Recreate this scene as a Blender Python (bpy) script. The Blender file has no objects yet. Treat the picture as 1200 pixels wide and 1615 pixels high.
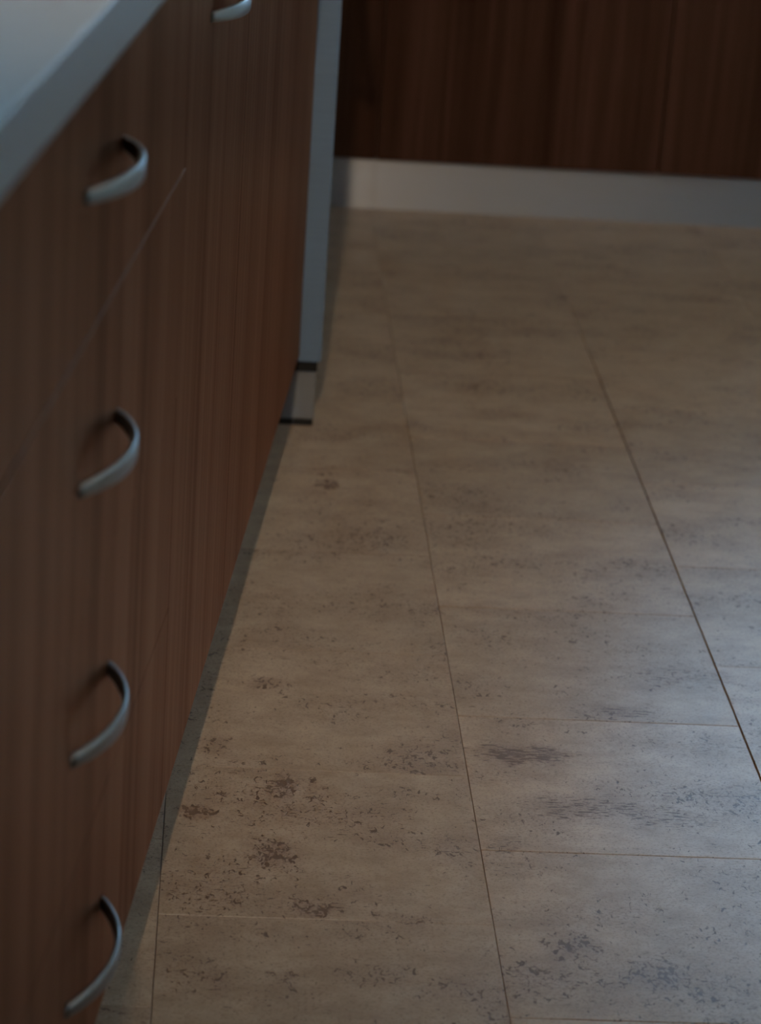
import bpy, bmesh, math, random
from mathutils import Vector, Matrix

scene = bpy.context.scene
random.seed(7)

# ------------------------------------------------------------------ camera
PHI = 0.1082421                       # the room is turned by this much against the left cabinet run
CP, SP = math.cos(PHI), math.sin(PHI)
cam_d = bpy.data.cameras.new('camera')
cam = bpy.data.objects.new('camera', cam_d)
scene.collection.objects.link(cam)
rot = Matrix(((0.9961, -0.0810, 0.0348), (0.0612, 0.3514, -0.9342), (0.0635, 0.9327, 0.3550)))
cam.matrix_world = Matrix.Translation((0.25, 0.0, 1.1675)) @ rot.to_4x4()
cam_d.sensor_fit = 'VERTICAL'
cam_d.sensor_height = 36.0
cam_d.lens = 4111.75 * 36.0 / 1615.0
cam_d.dof.use_dof = True
cam_d.dof.focus_distance = 2.52
cam_d.dof.aperture_fstop = 6.2
cam_d.clip_start = 0.05
scene.camera = cam

# ------------------------------------------------------------------ light, world, exposure
scene.view_settings.view_transform = 'Standard'
scene.view_settings.look = 'None'
scene.view_settings.gamma = 1.0
scene.view_settings.use_curve_mapping = False
scene.view_settings.exposure = 0.0

world = bpy.data.worlds.new('world')
scene.world = world
world.use_nodes = True
bg = world.node_tree.nodes['Background']
bg.inputs[0].default_value = (0.33, 0.64, 1.0, 1)
bg.inputs[1].default_value = 18.0

def uv(u, v):                          # room coordinates (u across, v towards the back) to world x, y
    return (CP * u - SP * v, SP * u + CP * v)

def area(name, loc, aim, sx, sy, power, col):
    d = bpy.data.lights.new(name, 'AREA')
    d.shape = 'RECTANGLE'; d.size = sx; d.size_y = sy
    d.energy = power; d.color = col
    o = bpy.data.objects.new(name, d)
    scene.collection.objects.link(o)
    o.location = loc
    o.rotation_euler = (Vector(aim) - Vector(loc)).to_track_quat('-Z', 'Y').to_euler()
    return o

WIN_B = (1.18, 1.545, 0.93, 1.56)       # window over the back worktop: u0, u1, z0, z1
WIN_D = (1.60, 2.12, 0.36, 1.60)        # low window beside the back cabinets
WIN_L = (0.5, 4.6, 1.15, 1.60)         # window over the worktop in the left wall: y0, y1, z0, z1
V_BACK, U_RIGHT = 5.15, 2.3203
# x, y, power, cone in degrees, blend, point aimed at, label
LAMPS = ((0.14, 0.3, 150.0, 54, 1.0, (0.34, 3.70, 0.0), 'white ceiling lamp above the near end of the aisle, tilted towards the back cabinets'),
         (1.05, 2.6, 13.0, 138, 0.25, (1.05, 2.6, 0.0), 'added white fill lamp above the right half of the aisle, pointing straight down'))  # added lamp, fills the shade from the right with warm light

# ------------------------------------------------------------------ materials
def new_mat(name):
    m = bpy.data.materials.new(name); m.use_nodes = True
    nt = m.node_tree
    return m, nt, nt.nodes['Principled BSDF']

def node(nt, kind, **kw):
    n = nt.nodes.new(kind)
    for k, v in kw.items():
        setattr(n, k, v)
    return n

def ramp(nt, stops):
    r = node(nt, 'ShaderNodeValToRGB')
    el = r.color_ramp.elements
    while len(el) < len(stops):
        el.new(0.5)
    for e, (p, c) in zip(el, stops):
        e.position = p; e.color = (c[0], c[1], c[2], 1)
    return r

def math_n(nt, op, a, b=None, clamp=False):
    n = node(nt, 'ShaderNodeMath', operation=op, use_clamp=clamp)
    for i, x in enumerate((a, b)):
        if x is None: continue
        if isinstance(x, (int, float)): n.inputs[i].default_value = x
        else: nt.links.new(x, n.inputs[i])
    return n.outputs[0]

def mix_c(nt, f, a, b, mode='MIX'):
    n = node(nt, 'ShaderNodeMix', data_type='RGBA', blend_type=mode)
    for i, x in ((0, f), (6, a), (7, b)):
        if isinstance(x, (int, float)): n.inputs[i].default_value = x
        elif isinstance(x, tuple): n.inputs[i].default_value = (*x, 1)
        else: nt.links.new(x, n.inputs[i])
    return n.outputs[2]

def noise(nt, vec, scale, detail=3, rough=0.5, dist=0.0):
    n = node(nt, 'ShaderNodeTexNoise')
    n.inputs['Scale'].default_value = scale
    n.inputs['Detail'].default_value = detail
    n.inputs['Roughness'].default_value = rough
    n.inputs['Distortion'].default_value = dist
    nt.links.new(vec, n.inputs['Vector'])
    return n.outputs['Fac']

def stretch(nt, vec, s):
    n = node(nt, 'ShaderNodeVectorMath', operation='MULTIPLY')
    nt.links.new(vec, n.inputs[0]); n.inputs[1].default_value = s
    return n.outputs[0]

def wood_material():
    m, nt, b = new_mat('walnut_veneer')
    pos = node(nt, 'ShaderNodeNewGeometry').outputs['Position']
    bands = noise(nt, stretch(nt, pos, (9, 9, 0.25)), 1.0, 3, 0.55)
    streak = noise(nt, stretch(nt, pos, (55, 55, 0.55)), 1.0, 4, 0.6)
    fine = noise(nt, stretch(nt, pos, (330, 330, 4.0)), 1.0, 2, 0.6)
    t = math_n(nt, 'ADD', math_n(nt, 'MULTIPLY', bands, 0.45),
               math_n(nt, 'ADD', math_n(nt, 'MULTIPLY', streak, 0.4), math_n(nt, 'MULTIPLY', fine, 0.30)))
    r = ramp(nt, [(0.42, (0.031, 0.0125, 0.0074)), (0.56, (0.056, 0.0240, 0.0145)), (0.70, (0.092, 0.042, 0.027))])
    nt.links.new(t, r.inputs[0])
    nt.links.new(r.outputs[0], b.inputs['Base Color'])
    b.inputs['Roughness'].default_value = 0.65
    b.inputs['Specular IOR Level'].default_value = 0.0
    bp = node(nt, 'ShaderNodeBump'); bp.inputs['Strength'].default_value = 0.10; bp.inputs['Distance'].default_value = 0.0005
    nt.links.new(fine, bp.inputs['Height']); nt.links.new(bp.outputs[0], b.inputs['Normal'])
    # a brown-tinted satin lacquer over the veneer
    gl = node(nt, 'ShaderNodeBsdfGlossy'); gl.inputs['Color'].default_value = (0.88, 0.47, 0.28, 1); gl.inputs['Roughness'].default_value = 0.29
    fr = node(nt, 'ShaderNodeFresnel'); fr.inputs[0].default_value = 1.33
    mx = node(nt, 'ShaderNodeMixShader'); nt.links.new(math_n(nt, 'MULTIPLY', fr.outputs[0], math_n(nt, 'ADD', math_n(nt, 'MULTIPLY', t, 0.95), 0.05, True)), mx.inputs[0])
    nt.links.new(b.outputs[0], mx.inputs[1]); nt.links.new(gl.outputs[0], mx.inputs[2])
    nt.links.new(mx.outputs[0], nt.nodes['Material Output'].inputs[0])
    return m

# patches of the cork where the dark flecks crowd: u, v, radius across, radius in depth, strength
PATCHES = [(0.578, 2.361, 0.059, 0.025, 1.2), (0.642, 2.247, 0.089, 0.03, 0.8), (0.771, 2.573, 0.072, 0.038, 0.7), (0.698, 2.474, 0.055, 0.016, 0.8), (0.786, 2.393, 0.041, 0.022, 0.7), (0.719, 2.233, 0.064, 0.025, 0.7), (0.332, 2.271, 0.014, 0.036, 1.2), (0.366, 2.249, 0.012, 0.047, 0.8), (0.323, 2.134, 0.027, 0.035, 1.1), (0.358, 2.035, 0.026, 0.021, 1.1), (0.291, 2.054, 0.024, 0.03, 0.7), (0.27, 1.916, 0.018, 0.015, 0.7), (0.335, 1.909, 0.015, 0.021, 0.8), (0.414, 1.924, 0.05, 0.023, 0.7), (0.25, 2.207, 0.018, 0.016, 1.2), (0.271, 2.35, 0.012, 0.035, 0.8), (0.326, 2.514, 0.035, 0.016, 0.8), (0.253, 2.509, 0.011, 0.066, 0.7), (0.591, 1.977, 0.026, 0.031, 1.0), (0.66, 1.933, 0.042, 0.035, 1.0), (0.75, 2.038, 0.018, 0.073, 0.5), (0.405, 3.129, 0.013, 0.021, 1.2), (0.451, 2.945, 0.063, 0.052, 0.8), (0.368, 2.925, 0.047, 0.042, 0.6), (0.673, 2.867, 0.063, 0.046, 0.4), (0.621, 3.344, 0.071, 0.043, 0.4), (0.753, 3.854, 0.081, 0.035, 0.7), (0.643, 3.853, 0.061, 0.041, 0.7), (0.594, 3.715, 0.068, 0.039, 0.6), (0.834, 3.867, 0.046, 0.031, 0.6), (0.477, 4.149, 0.043, 0.039, 0.5), (1.087, 3.873, 0.042, 0.036, 0.7), (0.919, 3.897, 0.041, 0.032, 0.7), (0.455, 2.26, 0.038, 0.019, 0.6), (0.392, 2.435, 0.04, 0.025, 0.5), (0.547, 2.168, 0.024, 0.018, 0.6), (0.442, 2.018, 0.034, 0.011, 0.8)]

def cork_material():
    m, nt, b = new_mat('cork_tile')
    L = nt.links
    pos = node(nt, 'ShaderNodeNewGeometry').outputs['Position']
    vr = node(nt, 'ShaderNodeVectorRotate', rotation_type='Z_AXIS')
    L.new(pos, vr.inputs['Vector']); vr.inputs['Angle'].default_value = -PHI
    fl = vr.outputs[0]                                         # floor coordinates u, v, z
    rnd = node(nt, 'ShaderNodeObjectInfo').outputs['Random']
    off = node(nt, 'ShaderNodeCombineXYZ')
    L.new(math_n(nt, 'MULTIPLY', rnd, 37.0), off.inputs[0]); L.new(math_n(nt, 'MULTIPLY', rnd, 91.0), off.inputs[1])
    va = node(nt, 'ShaderNodeVectorMath', operation='ADD'); L.new(fl, va.inputs[0]); L.new(off.outputs[0], va.inputs[1])
    tv = va.outputs[0]                                         # every tile cut from another place of the cork
    # wobble so that the patches have ragged edges
    wn = node(nt, 'ShaderNodeTexNoise'); wn.inputs['Scale'].default_value = 45; wn.inputs['Detail'].default_value = 3
    L.new(fl, wn.inputs['Vector'])
    w1 = node(nt, 'ShaderNodeVectorMath', operation='SUBTRACT'); L.new(wn.outputs['Color'], w1.inputs[0]); w1.inputs[1].default_value = (0.5, 0.5, 0.5)
    w2 = node(nt, 'ShaderNodeVectorMath', operation='MULTIPLY_ADD'); L.new(w1.outputs[0], w2.inputs[0]); w2.inputs[1].default_value = (0.05, 0.05, 0); L.new(fl, w2.inputs[2])
    dens = {False: None, True: None}                           # blots, and long streaks
    for (u, v, ru, rv, st) in PATCHES:
        a = node(nt, 'ShaderNodeVectorMath', operation='SUBTRACT'); L.new(w2.outputs[0], a.inputs[0]); a.inputs[1].default_value = (u, v, 0)
        q = stretch(nt, a.outputs[0], (1 / ru, 1 / rv, 0))
        ln = node(nt, 'ShaderNodeVectorMath', operation='LENGTH'); L.new(q, ln.inputs[0])
        mr = node(nt, 'ShaderNodeMapRange', interpolation_type='SMOOTHSTEP')
        L.new(ln.outputs['Value'], mr.inputs[0])
        for i, x in ((1, 0.35), (2, 1.45), (3, st), (4, 0.0)): mr.inputs[i].default_value = x
        k = u > 0.52 and v > 2.15
        dens[k] = mr.outputs[0] if dens[k] is None else math_n(nt, 'MAXIMUM', dens[k], mr.outputs[0])
    # loose flecks everywhere, crowding where a slow noise says so
    slow = noise(nt, stretch(nt, tv, (6, 11, 1)), 1.0, 3, 0.55)
    loose = node(nt, 'ShaderNodeMapRange'); L.new(slow, loose.inputs[0])
    for i, x in ((1, 0.40), (2, 0.68), (3, 0.0), (4, 0.75)): loose.inputs[i].default_value = x
    def flecks(d, sc, dist, t0, t1):
        p = noise(nt, stretch(nt, tv, sc), 1.0, 4, 0.62, dist)
        thr = math_n(nt, 'SUBTRACT', t0, math_n(nt, 'MULTIPLY', d, t1))
        f = node(nt, 'ShaderNodeMapRange', interpolation_type='SMOOTHSTEP')
        L.new(math_n(nt, 'SUBTRACT', p, thr), f.inputs[0])
        for i, x in ((1, -0.012), (2, 0.045), (3, 0.0), (4, 1.0)): f.inputs[i].default_value = x
        return f.outputs[0]
    dS = math_n(nt, 'MAXIMUM', dens[True], math_n(nt, 'MULTIPLY', loose.outputs[0], 0.6))
    dB = math_n(nt, 'MAXIMUM', dens[False], loose.outputs[0])
    fS = flecks(dS, (75, 330, 1), 0.3, 0.672, 0.180)
    fB = flecks(dB, (150, 105, 1), 1.0, 0.672, 0.170)
    f1 = math_n(nt, 'MAXIMUM', fS, fB)
    dens = math_n(nt, 'MAXIMUM', dS, dB)
    specks = noise(nt, stretch(nt, tv, (330, 420, 1)), 1.0, 3, 0.65)
    f2 = node(nt, 'ShaderNodeMapRange', interpolation_type='SMOOTHSTEP')
    L.new(math_n(nt, 'ADD', specks, math_n(nt, 'MULTIPLY', dens, 0.07)), f2.inputs[0])
    for i, x in ((1, 0.535), (2, 0.66), (3, 0.0), (4, 0.9)): f2.inputs[i].default_value = x
    # thin worm-like lines
    wl = noise(nt, stretch(nt, tv, (22, 38, 1)), 1.0, 3, 0.6, 1.2)
    ln = math_n(nt, 'ABSOLUTE', math_n(nt, 'SUBTRACT', wl, 0.5))
    f3 = node(nt, 'ShaderNodeMapRange', interpolation_type='SMOOTHSTEP'); L.new(ln, f3.inputs[0])
    for i, x in ((1, 0.0), (2, 0.02), (3, 0.32), (4, 0.0)): f3.inputs[i].default_value = x
    mott = noise(nt, stretch(nt, tv, (17, 24, 1)), 1.0, 6, 0.7)
    base = ramp(nt, [(0.30, (0.335, 0.225, 0.145)), (0.52, (0.43, 0.305, 0.205)), (0.72, (0.50, 0.37, 0.26))])
    L.new(mott, base.inputs[0])
    tint = math_n(nt, 'ADD', math_n(nt, 'MULTIPLY', rnd, 0.14), 0.93)
    col = mix_c(nt, 1.0, base.outputs[0], tint, 'MULTIPLY')
    col = mix_c(nt, f3.outputs[0], col, (0.24, 0.155, 0.10))
    col = mix_c(nt, math_n(nt, 'MULTIPLY', f2.outputs[0], 0.7), col, (0.20, 0.125, 0.08))
    col = mix_c(nt, math_n(nt, 'MULTIPLY', f1, 0.92), col, (0.070, 0.034, 0.021))
    soft = math_n(nt, 'MULTIPLY', dens, 0.36, True)
    col = mix_c(nt, soft, col, (0.24, 0.14, 0.085))
    L.new(col, b.inputs['Base Color'])
    b.inputs['Roughness'].default_value = 0.30
    rr = noise(nt, fl, 60, 3, 0.6)
    L.new(math_n(nt, 'ADD', math_n(nt, 'MULTIPLY', rr, 0.12), 0.26), b.inputs['Roughness'])
    b.inputs['Specular IOR Level'].default_value = 0.5
    hgt = math_n(nt, 'SUBTRACT', math_n(nt, 'MULTIPLY', noise(nt, fl, 260, 3, 0.6), 0.5), f1)
    bp = node(nt, 'ShaderNodeBump'); bp.inputs['Strength'].default_value = 0.25; bp.inputs['Distance'].default_value = 0.0004
    L.new(hgt, bp.inputs['Height']); L.new(bp.outputs[0], b.inputs['Normal'])
    return m

def plain(name, col, rough=0.5, metal=0.0, var=0.06, scale=8.0, squash=(1, 1, 1), spec=0.5):
    m, nt, b = new_mat(name)
    pos = node(nt, 'ShaderNodeNewGeometry').outputs['Position']
    n = noise(nt, stretch(nt, pos, squash), scale, 4, 0.6)
    lo = tuple(c * (1 - var) for c in col); hi = tuple(min(1, c * (1 + var)) for c in col)
    r = ramp(nt, [(0.3, lo), (0.7, hi)])
    nt.links.new(n, r.inputs[0]); nt.links.new(r.outputs[0], b.inputs['Base Color'])
    b.inputs['Roughness'].default_value = rough
    b.inputs['Metallic'].default_value = metal
    b.inputs['Specular IOR Level'].default_value = spec
    return m

def glass_material():
    m = bpy.data.materials.new('window_glass'); m.use_nodes = True
    nt = m.node_tree; nt.nodes.clear()
    out = node(nt, 'ShaderNodeOutputMaterial'); mx = node(nt, 'ShaderNodeMixShader')
    tr = node(nt, 'ShaderNodeBsdfTransparent'); gl = node(nt, 'ShaderNodeBsdfGlossy'); fr = node(nt, 'ShaderNodeFresnel')
    tr.inputs[0].default_value = (0.95, 0.97, 0.97, 1); gl.inputs['Roughness'].default_value = 0.02; fr.inputs[0].default_value = 1.45
    nt.links.new(fr.outputs[0], mx.inputs[0]); nt.links.new(tr.outputs[0], mx.inputs[1]); nt.links.new(gl.outputs[0], mx.inputs[2])
    nt.links.new(mx.outputs[0], out.inputs[0])
    return m

WOOD = wood_material()
CORK = cork_material()
STEEL = plain('blue_grey_steel', (0.16, 0.225, 0.31), 0.42, 0.2, 0.05, 1.0, (6, 6, 260))
KICK = plain('aluminium_kick_plate', (0.43, 0.425, 0.43), 0.52, 1.0, 0.04, 1.0, (3, 3, 300))
_b = KICK.node_tree.nodes['Principled BSDF']
_t = node(KICK.node_tree, 'ShaderNodeTangent', direction_type='RADIAL', axis='Z')
KICK.node_tree.links.new(_t.outputs[0], _b.inputs['Tangent'])
_b.inputs['Anisotropic'].default_value = 0.95
_b.inputs['Anisotropic Rotation'].default_value = 0.25          # brushed along its length
NICKEL = plain('satin_nickel', (0.26, 0.25, 0.24), 0.40, 1.0, 0.03, 60)
COUNTER = plain('pale_laminate', (0.26, 0.25, 0.235), 0.36, 0.0, 0.02, 40)
CARCASS = plain('dark_carcass_board', (0.06, 0.035, 0.022), 0.7, 0.0, 0.1, 12)
RUBBER = plain('black_rubber', (0.008, 0.008, 0.008), 0.75, 0.0, 0.1, 20)
WALLM = plain('painted_plaster', (0.74, 0.62, 0.50), 0.9, 0.0, 0.03, 3)
CEILM = plain('ceiling_paint', (0.75, 0.74, 0.72), 0.95, 0.0, 0.02, 3)
FRAME = plain('white_frame_paint', (0.72, 0.72, 0.70), 0.5, 0.0, 0.02, 9)
EDGE = plain('painted_edge_glint', (0.21, 0.105, 0.060), 0.7, 0.0, 0.08, 30)  # paler than the veneer, paints in light on a drawer's edge
DULL = plain('dull_grey_metal', (0.22, 0.215, 0.215), 0.5, 0.2, 0.04, 1.0, (3, 3, 200))
SLAB = plain('dark_underlay', (0.13, 0.080, 0.046), 0.8, 0.0, 0.15, 30)
GLASS = glass_material()
BULB, _nt, _b = new_mat('lamp_diffuser')
_b.inputs['Base Color'].default_value = (0.9, 0.88, 0.84, 1)
_b.inputs['Emission Color'].default_value = (1.0, 0.72, 0.46, 1)
_b.inputs['Emission Strength'].default_value = 1.0

# ------------------------------------------------------------------ building helpers
def link(name, me, mat, parent=None, M=None):
    if mat: me.materials.append(mat)
    o = bpy.data.objects.new(name, me)
    scene.collection.objects.link(o)
    if parent: o.parent = parent
    if M is not None: o.matrix_local = M
    return o

def mesh_of(bm, name):
    me = bpy.data.meshes.new(name); bm.to_mesh(me); bm.free(); return me

def box_bm(x0, x1, y0, y1, z0, z1, bev=0.0, seg=2, bm=None):
    own = bm is None
    t = bmesh.new()
    bmesh.ops.create_cube(t, size=1.0)
    for v in t.verts:
        v.co = Vector(((x0 + x1) / 2 + v.co.x * (x1 - x0), (y0 + y1) / 2 + v.co.y * (y1 - y0), (z0 + z1) / 2 + v.co.z * (z1 - z0)))
    if bev:
        bmesh.ops.bevel(t, geom=t.edges[:], offset=bev, segments=seg, affect='EDGES', profile=0.6)
    if own: return t
    me = bpy.data.meshes.new('tmp'); t.to_mesh(me); t.free(); bm.from_mesh(me); bpy.data.meshes.remove(me)
    return bm

def box(name, mat, parent, *a, bev=0.0015):
    return link(name, mesh_of(box_bm(*a, bev=bev), name), mat, parent)

def prism_bm(pts, z0, z1, bev=0.0):
    bm = bmesh.new()
    lo = [bm.verts.new((x, y, z0)) for x, y in pts]; hi = [bm.verts.new((x, y, z1)) for x, y in pts]
    n = len(pts)
    bm.faces.new(lo[::-1]); bm.faces.new(hi)
    for i in range(n): bm.faces.new((lo[i], lo[(i + 1) % n], hi[(i + 1) % n], hi[i]))
    bmesh.ops.recalc_face_normals(bm, faces=bm.faces[:])
    if bev: bmesh.ops.bevel(bm, geom=bm.edges[:], offset=bev, segments=3, affect='EDGES', profile=0.6)
    return bm

def empty(name, loc, rz=0.0, label=None, cat=None, group=None):
    o = bpy.data.objects.new(name, None); scene.collection.objects.link(o)
    o.location = loc; o.rotation_euler = (0, 0, rz); o.empty_display_size = 0.1
    if label: tag(o, label, cat, group)
    return o

def tag(o, label, cat, group=None):
    o['label'] = label; o['category'] = cat
    if group: o['group'] = group

def struct(o): o['kind'] = 'structure'; return o

ROOM = Matrix.Rotation(PHI, 4, 'Z')     # room frame: local x = u, local y = v

# ------------------------------------------------------------------ floor of cork tiles
fbm = box_bm(-2.6, U_RIGHT + 0.1, -2.7, V_BACK + 0.12, -0.08, -0.0035)
floor = struct(link('floor', mesh_of(fbm, 'floor'), SLAB, None, ROOM))
TU, TV = 0.300, 0.2945
def tile_mesh(gl, gr, gv):
    # gl, gr: half joints to the left and right, gv: half joint at both ends
    bm = box_bm(-TU / 2 + gl, TU / 2 - gr, -TV / 2 + gv, TV / 2 - gv, -0.0035, 0.0, 0.0)
    top = [e for e in bm.edges if all(v.co.z > -0.001 for v in e.verts)]
    bmesh.ops.bevel(bm, geom=top, offset=0.0003, segments=1, affect='EDGES')
    me = mesh_of(bm, 'tile'); me.materials.append(CORK); return me
TILES = {0: tile_mesh(.0004, .0003, .0001), 1: tile_mesh(.0003, .0010, .0006), 2: tile_mesh(.0010, .0004, .0005), 3: tile_mesh(.0004, .0004, .0003), 4: tile_mesh(.0002, .0002, .0001)}
for i in range(-6, 10):
    u0 = 0.2203 + 0.300 * i
    for j in range(0, 19):
        v0 = -0.2 + 0.2945 * j + ((2.0134 if i % 2 == 0 else 1.8595) + 0.2) % 0.2945
        if v0 > V_BACK - 0.02 or u0 + TU > U_RIGHT + 0.01: continue
        uc, vc = u0 + TU / 2, v0 + TV / 2
        if CP * (uc + 0.15) - SP * (vc - 0.15) < -0.06: continue      # wholly under the left cabinets
        t = bpy.data.objects.new('tile', TILES[4 if vc > 3.75 else i if i in (0, 1, 2) else 3]); scene.collection.objects.link(t)
        t.parent = floor
        t.location = (uc, vc, random.uniform(-0.0001, 0.0))
        t.rotation_euler = (random.uniform(-.0003, .0003), random.uniform(-.0004, .0004), 0)

# ------------------------------------------------------------------ room shell
def wall_uv(name, u0, u1, v0, v1, z0, z1, mat=WALLM, M=ROOM):
    return struct(link(name, mesh_of(box_bm(u0, u1, v0, v1, z0, z1), name), mat, None, M))
def wall_with_window(name, along, a0, a1, b0, b1, hole, M=ROOM):
    holes = hole if isinstance(hole[0], tuple) else (hole,)
    bm = bmesh.new()
    pieces, last = [], a0
    for h0, h1, z0, z1 in holes:
        pieces += [(last, h0, 0, 2.5), (h0, h1, 0, z0), (h0, h1, z1, 2.5)]; last = h1
    pieces.append((last, a1, 0, 2.5))
    for (p, q, r, s) in pieces:
        if along == 'u': box_bm(p, q, b0, b1, r, s, bm=bm)
        else: box_bm(b0, b1, p, q, r, s, bm=bm)
    return struct(link(name, mesh_of(bm, name), WALLM, None, M))
wall_with_window('wall_back', 'u', -0.5, U_RIGHT, V_BACK, V_BACK + 0.12, (WIN_B, WIN_D))
wall_uv('wall_right', U_RIGHT, U_RIGHT + 0.12, -2.6, V_BACK + 0.12, 0, 2.5)
wall_uv('wall_front', -1.6, U_RIGHT, -2.72, -2.6, 0, 2.5)
wall_uv('ceiling', -2.6, U_RIGHT + 0.12, -2.72, V_BACK + 0.12, 2.5, 2.6, CEILM)
wall_with_window('wall_left', 'v', -2.75, 5.15, -0.78, -0.66, WIN_L, Matrix.Identity(4))

def window(name, along, hole, w0, M=ROOM):
    a0, a1, z0, z1 = hole
    bm = bmesh.new(); t = 0.05
    am = (a0 + a1) / 2
    for (p, q, r, s) in ((a0, a0 + t, z0, z1), (a1 - t, a1, z0, z1), (a0 + t, a1 - t, z0, z0 + t), (a0 + t, a1 - t, z1 - t, z1), (am - .02, am + .02, z0 + t, z1 - t)):
        if along == 'u': box_bm(p, q, w0 + .03, w0 + .09, r, s, bm=bm)
        else: box_bm(w0 + .03, w0 + .09, p, q, r, s, bm=bm)
    fr = struct(link(name, mesh_of(bm, name), FRAME, None, M))
    for p, q in ((a0 + t, am - .02), (am + .02, a1 - t)):
        b = (p, q, w0 + .058, w0 + .062, z0 + t, z1 - t) if along == 'u' else (w0 + .058, w0 + .062, p, q, z0 + t, z1 - t)
        link('pane', mesh_of(box_bm(*b), 'pane'), GLASS, fr)
    return fr
window('window_1', 'u', WIN_B, V_BACK)
window('window_3', 'u', WIN_D, V_BACK)
window('window_2', 'v', WIN_L, -0.78, Matrix.Identity(4))

# ------------------------------------------------------------------ pull handle: a flat bow, slimmer and lower at its feet
def handle_mesh():
    bm = bmesh.new()
    half, sag, n = 0.0765, 0.0225, 28
    R = (half * half + sag * sag) / (2 * sag)
    a_max = math.asin(half / R)
    rings = []
    for i in range(n + 1):
        s = -1 + 2 * i / n
        a = s * (a_max + 0.022)                          # the ends just enter the front
        cx, cy = R * math.cos(a) - (R - sag), R * math.sin(a)
        nx, ny = math.cos(a), math.sin(a)
        h = 0.0042 + 0.0030 * (1 - s * s)                # half height of the strap
        th = 0.0022 + 0.0012 * abs(s) ** 3               # half thickness, thicker at the feet
        ring = []
        for k in range(12):
            q = 2 * math.pi * k / 12
            e = 0.55
            cq, sq = math.cos(q), math.sin(q)
            dx = math.copysign(abs(cq) ** e, cq) * th; dz = math.copysign(abs(sq) ** e, sq) * h
            ring.append(bm.verts.new((cx + nx * dx, cy + ny * dx, dz)))
        rings.append(ring)
    for a, b in zip(rings, rings[1:]):
        for k in range(12):
            bm.faces.new((a[k], a[(k + 1) % 12], b[(k + 1) % 12], b[k]))
    bm.faces.new(rings[0][::-1]); bm.faces.new(rings[-1])
    bmesh.ops.recalc_face_normals(bm, faces=bm.faces[:])
    for f in bm.faces: f.smooth = True
    me = mesh_of(bm, 'handle'); me.materials.append(NICKEL); return me
HANDLE = handle_mesh()
def handle(parent, x, y, z, rz=0.0):
    o = bpy.data.objects.new('handle', HANDLE); scene.collection.objects.link(o)
    o.parent = parent; o.location = (x, y, z); o.rotation_euler = (0, 0, rz)
    return o

ZB, ZT = 0.102, 0.8665                   # fronts run from here to here
# ------------------------------------------------------------------ left run (fronts in the plane x = 0)
LEFT = 'walnut base cabinets of the left run'
def left_unit(name, y0, y1, label, at=None, rz=0.0, depth=0.60):
    r = empty(name, at or (0, y0, 0), rz, label, 'cabinet', LEFT)
    w = y1 - y0
    box('body', CARCASS, r, -depth, -0.0205, 0.0006, w - 0.0006, ZB, ZT - 0.001, bev=0.001)
    box('toe_kick', KICK, r, -0.068, -0.054, 0.0006, w - 0.0006, 0.0, ZB, bev=0.0005)
    return r, w
G = 0.0005
u1, w = left_unit('drawer_cabinet', 1.204, 2.030, 'dark walnut four drawer cabinet nearest the camera, four bow handles one above the other')
dh = (ZT - ZB) / 4
for k in range(4):
    z0 = ZB + k * dh
    px = 0.0009 if k == 2 else 0.0                   # the second drawer from the top is not pushed quite home
    d = box('drawer', WOOD, u1, px - 0.020, px, G, w - G, z0 + 0.0002, z0 + dh - 0.0002, bev=0.0006)
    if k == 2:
        box('edge_glint', EDGE, d, -0.004, 0.0011, G, w - G, z0 + dh - 0.0012, z0 + dh - 0.0001, bev=0.0002)  # pale strip painted in for the light along the drawer's top edge
    handle(d, px, w / 2, z0 + dh / 2)
u2, w = left_unit('base_cabinet', 2.030, 2.485, 'narrow dark walnut cabinet with one bow handle near the top, just beyond the drawers')
d = box('door', WOOD, u2, -0.020, 0.0, G, w - G, ZB, ZT - G, bev=0.0010)
handle(d, 0, 0.218, ZB + 3.5 * dh)
u3, w = left_unit('base_cabinet', 2.485, 3.3715, 'wide plain dark walnut cabinet right before the steel dishwasher, no handle in sight')
d = box('door', WOOD, u3, -0.020, 0.0, G, w - G, ZB, ZT - G, bev=0.0010)
# ------------------------------------------------------------------ dishwasher
DX, DY = 0.030, 3.3765                    # front corner of the dishwasher; from here on the run follows the room
dw = empty('dishwasher', (DX - 0.030 * CP, DY - 0.030 * SP, 0), PHI, 'blue-grey steel dishwasher standing proud of the walnut fronts, black gap above its kick panel', 'dishwasher')
W = 0.597
box('body', CARCASS, dw, -0.58, -0.012, 0.070, W - 0.004, 0.10, 0.862, bev=0.002)
box('door', STEEL, dw, -0.010, 0.0300, 0.0, W, 0.0935, 0.862, bev=0.0028)
bm = bmesh.new()
box_bm(0.045, 0.060, 0.05, W - 0.05, 0.772, 0.787, 0.005, 3, bm)
for yy in (0.08, W - 0.08): box_bm(0.0295, 0.050, yy - 0.006, yy + 0.006, 0.774, 0.785, 0.002, 2, bm)
link('bar_handle', mesh_of(bm, 'bar_handle'), NICKEL, dw)
box('gasket', RUBBER, dw, -0.060, 0.0255, 0.006, W - 0.006, 0.0785, 0.0935, bev=0.001)
box('kick_panel', DULL, dw, -0.060, 0.0240, 0.010, W - 0.010, 0.0085, 0.0785, bev=0.0012)
box('seal', RUBBER, dw, -0.062, 0.0232, 0.008, W - 0.010, 0.0, 0.0085, bev=0.0008)

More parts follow.
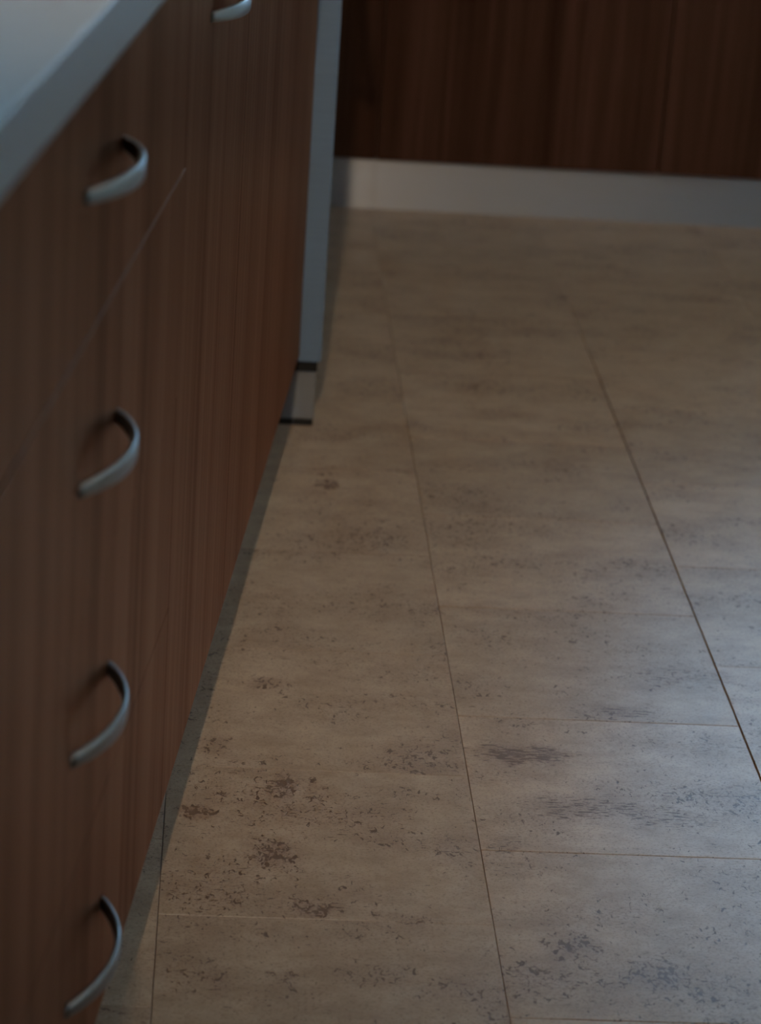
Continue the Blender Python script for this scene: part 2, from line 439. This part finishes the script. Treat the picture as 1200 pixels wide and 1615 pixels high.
U_RUN = CP * DX + SP * DY - 0.030         # front plane of the run from the dishwasher on, in room coordinates
V_DW = -SP * DX + CP * DY
x, y = uv(U_RUN, V_DW + W + 0.003)
u4, w = left_unit('base_cabinet', V_DW + W + 0.003, 4.530, 'walnut corner cabinet behind the steel dishwasher, at the end of the left run', (x, y, 0), PHI, 0.50)
box('door', WOOD, u4, -0.020, 0.0, G, w - G, ZB, ZT - G, bev=0.0010)

# ------------------------------------------------------------------ back run (fronts in the plane v = 4.535)
VF = 4.577
ZC = 0.0925                               # the back fronts end a little lower than the left ones
BACK = 'walnut cabinets along the back wall'
def back_unit(u0, u1, label):
    x, y = uv(u0, VF)
    r = empty('base_cabinet', (x, y, 0), PHI, label, 'cabinet', BACK)
    w = u1 - u0
    box('body', CARCASS, r, 0.0006, w - 0.0006, 0.0205, 0.56, ZC, ZT - 0.001, bev=0.001)
    box('toe_kick', KICK, r, 0.0, w, 0.0080, 0.020, 0.0, ZC - 0.0005, bev=0.0)
    box('door', WOOD, r, 0.0015, w - 0.0015, 0.0, 0.020, ZC, ZT - G, bev=0.0012)
    return r
back_unit(0.5245, 1.0365, 'dark walnut cabinet in the back run, next to the corner with the dishwasher')
back_unit(1.0365, 1.5485, 'dark walnut cabinet in the back run, at the right edge of the photo')
# strip that closes the inner corner
x, y = uv(0.5245, VF)
cf = empty('corner_filler', (x, y, 0), PHI, 'narrow dark walnut filler strip closing the corner beside the back cabinets', 'filler panel')
box('panel', WOOD, cf, -(0.5245 - U_RUN), -0.0008, 0.001, 0.019, ZC, ZT - G, bev=0.001)
box('toe_kick', KICK, cf, -(0.5245 - U_RUN) - 0.0, -0.0005, 0.0082, 0.020, 0.0, ZC - 0.0005, bev=0.0)

# ------------------------------------------------------------------ worktops
c0, c1 = 0.8665, 0.9048
uf = U_RUN + 0.025
y_k = (uf - CP * 0.025) / SP              # where the two front edges meet
def y_at(x, v): return (v + SP * x) / CP
wt = link('worktop', mesh_of(prism_bm([(-0.655, 0.62), (0.025, 0.62), (0.025, y_k), uv(uf, V_BACK - .004), (-0.655, y_at(-0.655, V_BACK - .004))], c0, c1, 0.0025), 'worktop'), COUNTER)
tag(wt, 'pale grey laminate worktop along the left cabinets, lit blue on top', 'worktop')
pts = [uv(uf + .0006, VF - .025), uv(1.5485, VF - .025), uv(1.5485, V_BACK - .004), uv(uf + .0006, V_BACK - .004)]
wb = link('worktop', mesh_of(prism_bm(pts, c0, c1, 0.0025), 'worktop'), COUNTER)
tag(wb, 'pale grey laminate worktop on the back cabinets, above the photo', 'worktop')

# ------------------------------------------------------------------ ceiling lamp
bm = bmesh.new(); bmesh.ops.create_cone(bm, cap_ends=True, segments=40, radius1=0.17, radius2=0.17, depth=0.02, matrix=Matrix.Translation((0, 0, -0.01)))
BASE = mesh_of(bm, 'base'); BASE.materials.append(FRAME)
bm = bmesh.new(); bmesh.ops.create_uvsphere(bm, u_segments=32, v_segments=16, radius=0.16)
for v in bm.verts: v.co.z = v.co.z * 0.35 - 0.02
bmesh.ops.delete(bm, geom=[v for v in bm.verts if v.co.z > -0.0199], context='VERTS')
for f in bm.faces: f.smooth = True
SHADE = mesh_of(bm, 'shade'); SHADE.materials.append(BULB)
for lx, ly, watt, cone, blend, aim, text in LAMPS:
    lamp = empty('ceiling_lamp', (lx, ly, 2.5), 0, text, 'lamp', 'ceiling lamps along the aisle')
    for nm, me in (('base', BASE), ('shade', SHADE)):
        o = bpy.data.objects.new(nm, me); scene.collection.objects.link(o); o.parent = lamp
    ld = bpy.data.lights.new('lamp_light', 'SPOT'); ld.shadow_soft_size = 0.03
    ld.spot_size = math.radians(cone); ld.spot_blend = blend
    ld.energy = watt; ld.color = (1.0, 0.81, 0.60)
    lo = bpy.data.objects.new('lamp_light', ld); scene.collection.objects.link(lo); lo.parent = lamp; lo.location = (0, 0, -0.16)
    lo.rotation_euler = (Vector(aim) - Vector((lx, ly, 2.34))).to_track_quat('-Z', 'Y').to_euler()
